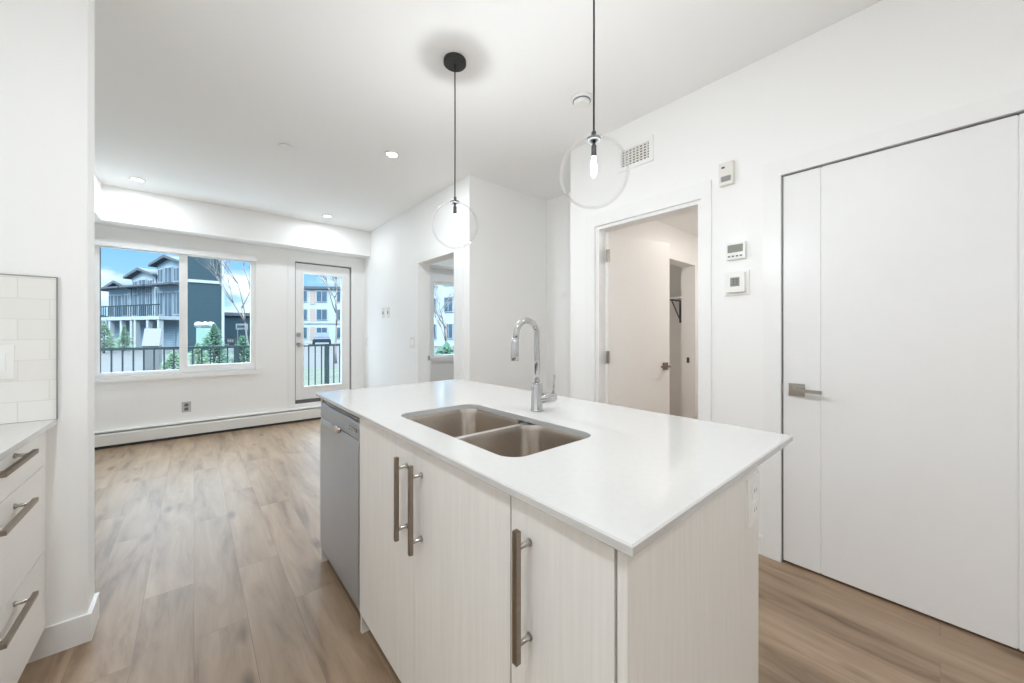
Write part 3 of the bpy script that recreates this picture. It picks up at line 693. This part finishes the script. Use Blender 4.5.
# faucet
fc = empty('kitchen_faucet', (1.092, 1.106, ZT), 'tall chrome gooseneck kitchen faucet behind the sink', 'faucet')
fx, fy = 1.092, 1.106
MB().lathe([(.027, 0), (.027, .006), (.0245, .009), (.0235, .10), (.022, .118), (.014, .122)], (fx, fy, ZT), 32).build('base', M['chrome'], fc)
pts = [(fx, fy, ZT+.11), (fx, fy, 1.16)]
rr = .058; zc = 1.246
for k in range(0, 19):
    a = math.pi*k/18*.97
    pts.append((fx-rr+rr*math.cos(a), fy, zc+rr*math.sin(a)))
ex = pts[-1]
pts += [(ex[0]-.003, fy, 1.23)]
MB().tube(pts, .0125, 18).build('spout', M['chrome'], fc)
MB().tube([(ex[0]-.003, fy, 1.232), (ex[0]-.006, fy, 1.215), (ex[0]-.009, fy, 1.16), (ex[0]-.010, fy, 1.142)], [.0135, .015, .0165, .0150], 20).build('spray_head', M['chrome'], fc)
hd = Vector((.88, -.475, 0))
hp = lambda t, z=.979: Vector((fx, fy, z)) + hd*t
hv = MB().tube([hp(.0), hp(.06), hp(.078), hp(.083)], [.021, .021, .021, .017], 24).build('valve', M['chrome'], fc)
MB().tube([hp(.072, .995), hp(.074, 1.035), hp(.076, 1.076)], [.0052, .0045, .0042], 12).build('lever', M['chrome'], hv)

# ------------------------------------------------------------------ left counter run
LX = -.432
dc = empty('drawer_cabinet', (-.74, 1.82, 0), 'white three-drawer base cabinet under the left counter', 'cabinet')
y0, y1 = 1.40, 2.252
m = MB(); m.box(-1.048, LX-.021, y0, y0+.016, .11, .895); m.box(-1.048, LX-.004, y1-.016, 2.2695, .124, .895); m.box(-1.048, LX-.09, y1-.016, y1, 0, .124); m.box(-1.048, LX-.021, y0+.016, y1-.016, .11, .126); m.box(-1.048, -1.036, y0+.016, y1-.016, .126, .895); m.box(LX-.039, LX-.021, y0+.016, y1-.016, .86, .895)
m.build('body', M['drawer'], dc)
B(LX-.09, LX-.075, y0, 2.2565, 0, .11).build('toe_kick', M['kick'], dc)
for z0, z1, hz in ((.752, .886, .862), (.425, .748, .702), (.124, .421, .392)):
    d = B(LX-.019, LX, y0+.002, 2.232, z0, z1).build('drawer', M['drawer'], dc, .0012)
    bar_pull(d, LX, 1.813, .139, hz, 'y')
tag(B(-1.048, -.408, 1.385, 2.2695, .895, .915).build('kitchen_countertop', M['quartz'], None, .002, org=(-.73, 1.83, .895)), 'white quartz countertop over the drawers at left', 'countertop')
bs = empty('tile_backsplash', (-.73, 2.26, .915), 'white subway tile backsplash on the stub wall at left', 'backsplash')
B(-1.049, -.4085, 2.2615, 2.2698, .916, 1.468).build('tile_field', M['tile'], bs)
m = MB(); m.box(-.4085, -.4055, 2.259, 2.2698, .916, 1.471); m.box(-1.049, -.4085, 2.259, 2.2698, 1.468, 1.471)
m.build('edge_trim', M['grey'], bs)
plate('light_switch', 'white two-gang switch on the tiled backsplash at left edge', 'light switch', (-.570, 2.2615, 1.145), 'y', .122, .126,
      [('rocker', -.046, -.012, -.034, .034, .011, M['trim']), ('rocker', .008, .042, -.034, .034, .011, M['trim'])])

# ------------------------------------------------------------------ outdoors
struct('ground_street', B(-60, 80, 9.0, 130, -.30, -.12), M['road'], 'pale street outside the windows', 'ground')
struct('ground_lawn', B(-20, 30, 8.0, 16, -.28, -.10), M['lawn'], 'strip of lawn beyond the patio railing', 'ground')
struct('ground_patio', B(-3, 2.8, 6.13, 8.0, -.20, .10), M['deck'], 'concrete patio outside the patio door', 'ground')
rl = empty('patio_railing', (1.5, 7.4, .10), 'dark green metal railing along the patio edge outside the window', 'railing')
m = MB(); m.box(-2.9, 2.7, 7.375, 7.425, 1.02, 1.055); m.build('top_rail', M['rail'], rl)
m = MB(); m.box(-2.9, 2.7, 7.385, 7.415, .18, .21); m.build('bottom_rail', M['rail'], rl)
for k in range(52):
    x = -2.85 + k*.105
    B(x-.009, x+.009, 7.391, 7.409, .21, 1.02).build('baluster', M['rail'], rl)
for x in (-2.9, .52, 1.86, 2.7): B(x-.035, x+.035, 7.37, 7.43, .10, 1.06).build('post', M['rail'], rl)

CS, CC = math.sin(R(40.754)), math.cos(R(40.754))
def at(px, d):                       # ground position seen in the given direction at depth d
    r = (px-512)/369.02
    return Vector(((CS+r*CC)*d, (CC-r*CS)*d))
def aty(px, Y):                      # ground position seen in the given direction at world depth Y
    r = (px-512)/369.02
    return Vector((Y*(CS+r*CC)/(CC-r*CS), Y))
G0 = -.12
def house(name, label, cat, p0, p1, ht, depth, wall, wins, roof='gable', extras=None, group=None):
    """p0,p1 ground corners of the facade (left to right seen from the flat); local x along facade, y back, z up"""
    v = p1-p0; L = v.length; ang = math.atan2(v.y, v.x)
    e = empty(name, (0, 0, 0), label, cat, group)
    T = Matrix.Translation((p0.x, p0.y, G0)) @ Matrix.Rotation(ang, 4, 'Z')
    MB().box(0, L, 0, depth, 0, ht, T).build('wall', wall, e)
    if roof == 'gable':
        m = MB(); ov = .45
        m.prism([(-ov, ht-.1), (L/2, ht+L*.16), (L+ov, ht-.1), (L+ov, ht+.1), (L/2, ht+L*.16+.25), (-ov, ht+.1)], -ov, depth+ov, T); m.build('roof', M['roof'], e)
        m = MB(); m.prism([(0, ht), (L/2, ht+L*.16), (L, ht)], .0, depth, T); m.build('gable', wall, e)
    elif roof == 'shed':
        m = MB(); m.prism([(-.3, ht+.9), (L+.3, ht+.0), (L+.3, ht+.3), (-.3, ht+1.2)], -.5, depth, T); m.build('roof', M['roof'], e)
    else:
        m = MB(); m.box(-.2, L+.2, -.3, depth, ht, ht+.35, T); m.build('roof', M['roof'], e)
    for (x0, x1, z0, z1) in wins:
        f = MB().box(x0-.09, x1+.09, -.10, 0, z0-.09, z1+.09, T).build('window', M['otrim'], e)
        g = MB(); g.box(x0, x1, -.12, -.08, z0, z1, T); g.build('pane', M['owin'], f)
        g = MB(); g.box((x0+x1)/2-.03, (x0+x1)/2+.03, -.14, -.1, z0, z1, T); g.build('mullion', M['otrim'], f)
    if extras: extras(e, T, L)
    return e
def balcony(e, T, L):
    MB().box(-.1, L+.1, -1.7, 0, 2.55, 2.85, T).build('balcony_slab', M['otrim'], e)
    m = MB()
    for k in range(int(L/.28)+1): m.box(.02+k*.28, .06+k*.28, -1.66, -1.62, 2.85, 3.75, T)
    m.box(0, L, -1.68, -1.6, 3.75, 3.85, T); m.build('balcony_railing', M['rail'], e)
    for x in (0.05, L/2, L-.3): MB().box(x, x+.28, -1.65, -1.35, 0, 2.55, T).build('column', M['otrim'], e)
    MB().box(.6, L-.9, -.05, 0, 0, 2.2, T).build('garage_door', M['side1'], e)
    MB().box(0.1, L-.1, -.9, 0, 5.6, 5.75, T).build('canopy', M['roof'], e)
# townhouse row: three stepped units receding to the left
A, Z_ = aty(108, 53), aty(183.5, 43)
for i, (wl, lab, hh) in enumerate((('side1', 'farthest blue-grey townhouse of the row, at left in the window', 5.6), ('side2', 'middle light grey townhouse of the row, seen through the window', 6.6), ('side1', 'nearest blue-grey townhouse of the row, next to the window mullion', 7.5))):
    p0 = A.lerp(Z_, i/3+.01); p1 = A.lerp(Z_, (i+1)/3-.01); L = (p1-p0).length
    ws = [(.3, L*.27, 3.1, 5.0), (L*.37, L*.63, 2.9, 5.0), (L*.73, L-.3, 3.1, 5.0)]
    if hh > 6: ws += [(.35, L*.27, hh-1.5, hh-.4), (L*.38, L*.62, hh-1.6, hh-.3), (L*.73, L-.35, hh-1.5, hh-.4)]
    house('townhouse', lab, 'townhouse', p0, p1, hh, 2.0, M[wl], ws, 'gable', balcony, 'townhouse row outside the window')
far = house('townhouse', 'distant low townhouse at the far left edge of the window', 'townhouse', aty(88, 80), aty(107, 80), 3.7, 8, M['side1'], [(.4, 1.2, 1, 2.2)], 'gable', None, 'townhouse row outside the window')
def band(e, T, L):
    MB().box(-.03, L+.03, -.06, .0, 4.95, 5.15, T).build('trim_band', M['otrim'], e)
    MB().box(L-.14, L+.02, -.05, .1, 0, 12, T).build('corner_board', M['otrim'], e)
house('slate_building', 'tall dark slate building wall with a white band in the right window pane', 'building', aty(183, 34), aty(224, 34), 12, 5, M['side3'], [], 'flat', band)
def lowsign(e, T, L): pass
lowb = house('low_building', 'low dark building behind the bare tree in the right window pane', 'building', aty(222, 50), aty(266, 50), 3.3, 6, M['side3'], [], 'flat', None)
def flat_sign(px, d, z, w_, h_, nlet, label, fm, im):
    p = at(px, d); e = empty('street_sign', (p.x, p.y, G0), label, 'sign')
    dirv = Vector((CC, -CS))
    T = Matrix.Translation((p.x, p.y, 0)) @ Matrix.Rotation(math.atan2(dirv.y, dirv.x), 4, 'Z')
    MB().box(-w_/2, w_/2, 0, .06, z-h_/2, z+h_/2, T).build('sign_panel', fm, e)
    m = MB()
    for k in range(nlet):
        x = -w_*.36 + k*w_*.72/nlet
        m.box(x, x+w_*.045, -.02, 0, z-h_*.25, z+h_*.25, T); m.box(x+w_*.10, x+w_*.145, -.02, 0, z-h_*.25, z+h_*.25, T); m.box(x, x+w_*.13, -.02, 0, z-h_*.02, z+h_*.12, T)
    m.build('lettering', im, e)
    m = MB()
    for x in (-w_*.4, w_*.4): m.box(x-.04, x+.04, .06, .12, G0, z+h_*.4, T)
    m.build('post', M['grey'], e)
flat_sign(241.5, 37, 1.95, 1.15, .58, 4, 'white sign with dark lettering in front of the low dark building', M['otrim'], M['ink'])
flat_sign(231, 36, .55, .85, .5, 3, 'small dark sign with pale lettering beside the shrubs', M['ink'], M['otrim'])
# building behind the patio door
ws = []
for c in range(5):
    for k in range(3): ws.append((.9+c*2.6, 2.2+c*2.6, .8+k*2.5, 2.2+k*2.5))
def pal(e, T, L):
    for k in range(3): MB().box(2.6, 3.25, -.05, 0, .4+k*2.5, 2.3+k*2.5, T).build('panel', M['brown'], e)
    MB().box(-.1, L+.1, -.12, 0, 2.75, 2.95, T).build('trim_band', M['otrim'], e)
house('apartment_building', 'pale three-storey apartment building seen through the patio door', 'building', aty(290, 58), aty(372, 52), 7.5, 9, M['side4'], ws, 'flat', pal, 'apartment buildings outside')
ws2 = [(a+.6+c*2.4, a+1.7+c*2.4, .9+k*2.9, 2.4+k*2.9) for a in (0,) for c in range(4) for k in range(3)]
house('apartment_building', 'pale apartment building seen through the bedroom window', 'building', at(425, 42), at(480, 38), 8.8, 9, M['side2'], ws2, 'shed', None, 'apartment buildings outside')

# trees
def bare_tree(px, d, ht, label, seed, lean=0.0, spread=1.0, r0=.09):
    rnd = random.Random(seed); p = at(px, d)
    e = empty('bare_tree', (p.x, p.y, G0), label, 'tree', 'bare trees outside')
    trunk = MB(); br = MB()
    def grow(m, a, dr, ln, r, lev):
        pts = [a]; q = a.copy(); dd = dr.copy()
        for i in range(4):
            dd = (dd + Vector((rnd.uniform(-.13, .13), rnd.uniform(-.13, .13), .05))).normalized(); q = q + dd*ln/4; pts.append(q.copy())
        m.tube(pts, [r*(1-.42*i/4) for i in range(5)], 6 if lev < 2 else 4)
        if lev < 5:
            for j in range(3 if lev < 3 else 3):
                k = rnd.choice((2, 3, 4)); az = rnd.uniform(0, 6.28); s = rnd.uniform(.45, .9)*spread
                nd = (dd + Vector((math.cos(az)*s, math.sin(az)*s, .15))).normalized()
                grow(br, pts[k], nd, ln*rnd.uniform(.58, .75), r*.58, lev+1)
    grow(trunk, Vector((p.x, p.y, G0)), Vector((lean*CC, -lean*CS, 1)).normalized(), ht*.36, r0, 0)
    trunk.build('trunk', M['bark'], e); br.build('branches', M['bark'], e)
bare_tree(251, 15.5, 6.8, 'bare leafless tree at the right side of the living room window', 3, -.05, .8, .045)
bare_tree(336, 17, 6.5, 'bare leafless tree seen through the patio door', 11, -.05, 1.0, .055)
bare_tree(446, 14, 6.0, 'bare leafless tree seen through the bedroom window', 5, .0, 1.0, .05)
def evergreen(px, d, ht, wd, label, m_, seed, group='shrubs outside the windows'):
    rnd = random.Random(seed); p = at(px, d)
    e = empty('evergreen_shrub', (p.x, p.y, G0), label, 'shrub', group)
    m = MB()
    lump = [rnd.uniform(.6, 1.15) for _ in range(9)]
    for k in range(620):
        t = rnd.random()**.9; az = rnd.uniform(0, 6.283); z = G0 + .05 + t*ht*.9; rad = (wd*(1-t**1.6)*rnd.uniform(.45, 1)+.05)*lump[int(az/6.2832*4.5)+int(t*4)]
        c = Vector((p.x, p.y, z)); tip = c + Vector((math.cos(az)*rad, math.sin(az)*rad, rnd.uniform(-.02, .22)*ht*.4))
        mid = c.lerp(tip, .62); u = Vector((-math.sin(az), math.cos(az), 0))*wd*.055
        vs = [m.bm.verts.new(q) for q in (mid-u, tip, mid+u, mid+Vector((0, 0, wd*.07)))]
        m.bm.faces.new(vs[:3]); m.bm.faces.new((vs[0], vs[3], vs[1])); m.bm.faces.new((vs[3], vs[2], vs[1])); m.bm.faces.new((vs[0], vs[2], vs[3]))
    m.build('foliage', m_, e)
    MB().tube([(p.x, p.y, G0), (p.x, p.y, G0+ht*.95)], [.05, .01], 8).build('trunk', M['bark'], e)
evergreen(173, 11, .85, .45, 'low green shrub left of the window mullion', M['needle2'], 1)
evergreen(198, 12, 1.05, .45, 'green shrub right of the window mullion', M['needle2'], 2)
evergreen(214, 15, 1.8, .8, 'pointed dark green shrub in the middle of the right pane', M['needle'], 3)
evergreen(242, 12.5, 1.3, .65, 'dark green shrub under the white sign', M['needle'], 4)
evergreen(104, 26, 2.3, 1.0, 'green bush at the left edge of the living room window', M['needle2'], 7)
evergreen(124, 29, 2.0, .75, 'green bush in front of the farthest townhouse', M['needle2'], 8)
evergreen(447, 12, 1.05, .9, 'green shrub outside the bedroom window', M['needle'], 5)
# utility cabinets
p = at(151, 12); T = Matrix.Translation((p.x, p.y, G0)) @ Matrix.Rotation(R(-8), 4, 'Z')
e = empty('utility_cabinet', (p.x, p.y, G0), 'pale grey utility cabinet with a sloped white lid beyond the railing', 'utility cabinet')
MB().box(-.19, .19, -.02, .4, 0, 1.0, T).build('body', M['boxgrey'], e)
m = MB().box(-.21, .21, -.06, -.02, 0, .66, T @ Matrix.Translation((0, 0, .94)) @ Matrix.Rotation(R(-30), 4, 'X')); m.build('lid', M['boxgrey'], e)
p = at(204.5, 16); T = Matrix.Translation((p.x, p.y, G0)) @ Matrix.Rotation(R(-5), 4, 'Z')
e = empty('utility_box', (p.x, p.y, G0), 'pale green utility box with white round domes on top', 'utility box')
MB().box(-.26, .26, -.2, .2, 0, 1.62, T).build('body', M['boxgreen'], e, .02)
for dx in (-.2, .02, .22):
    MB().blob(T @ Vector((dx, 0, 1.75)), .16, 2, .08, .9).build('dome', M['otrim'], e)
# parked car
def car(px, d, ang, label):
    p = at(px, d); e = empty('parked_car', (p.x, p.y, G0), label, 'car')
    T = Matrix.Translation((p.x, p.y, G0)) @ Matrix.Rotation(ang, 4, 'Z')
    body = [(-2.2, .35), (-2.25, .75), (-2.1, .95), (-1.2, 1.0), (1.0, 1.0), (2.0, .85), (2.2, .6), (2.2, .35)]
    MB().prism(body, -.85, .85, T).build('body', M['carpaint'], e, .05)
    MB().prism([(-1.9, .98), (-1.5, 1.48), (.3, 1.5), (1.0, .98)], -.74, .74, T).build('cabin', M['owin'], e, .04)
    for x in (-1.4, 1.4):
        for y in (-.86, .86):
            c = T @ Vector((x, y, .33)); m = MB()
            m.tube([T @ Vector((x, y-.1, .33)), T @ Vector((x, y+.1, .33))], .33, 18); m.build('wheel', M['tyre'], e)
car(322, 44, R(76), 'dark car parked outside the patio door')
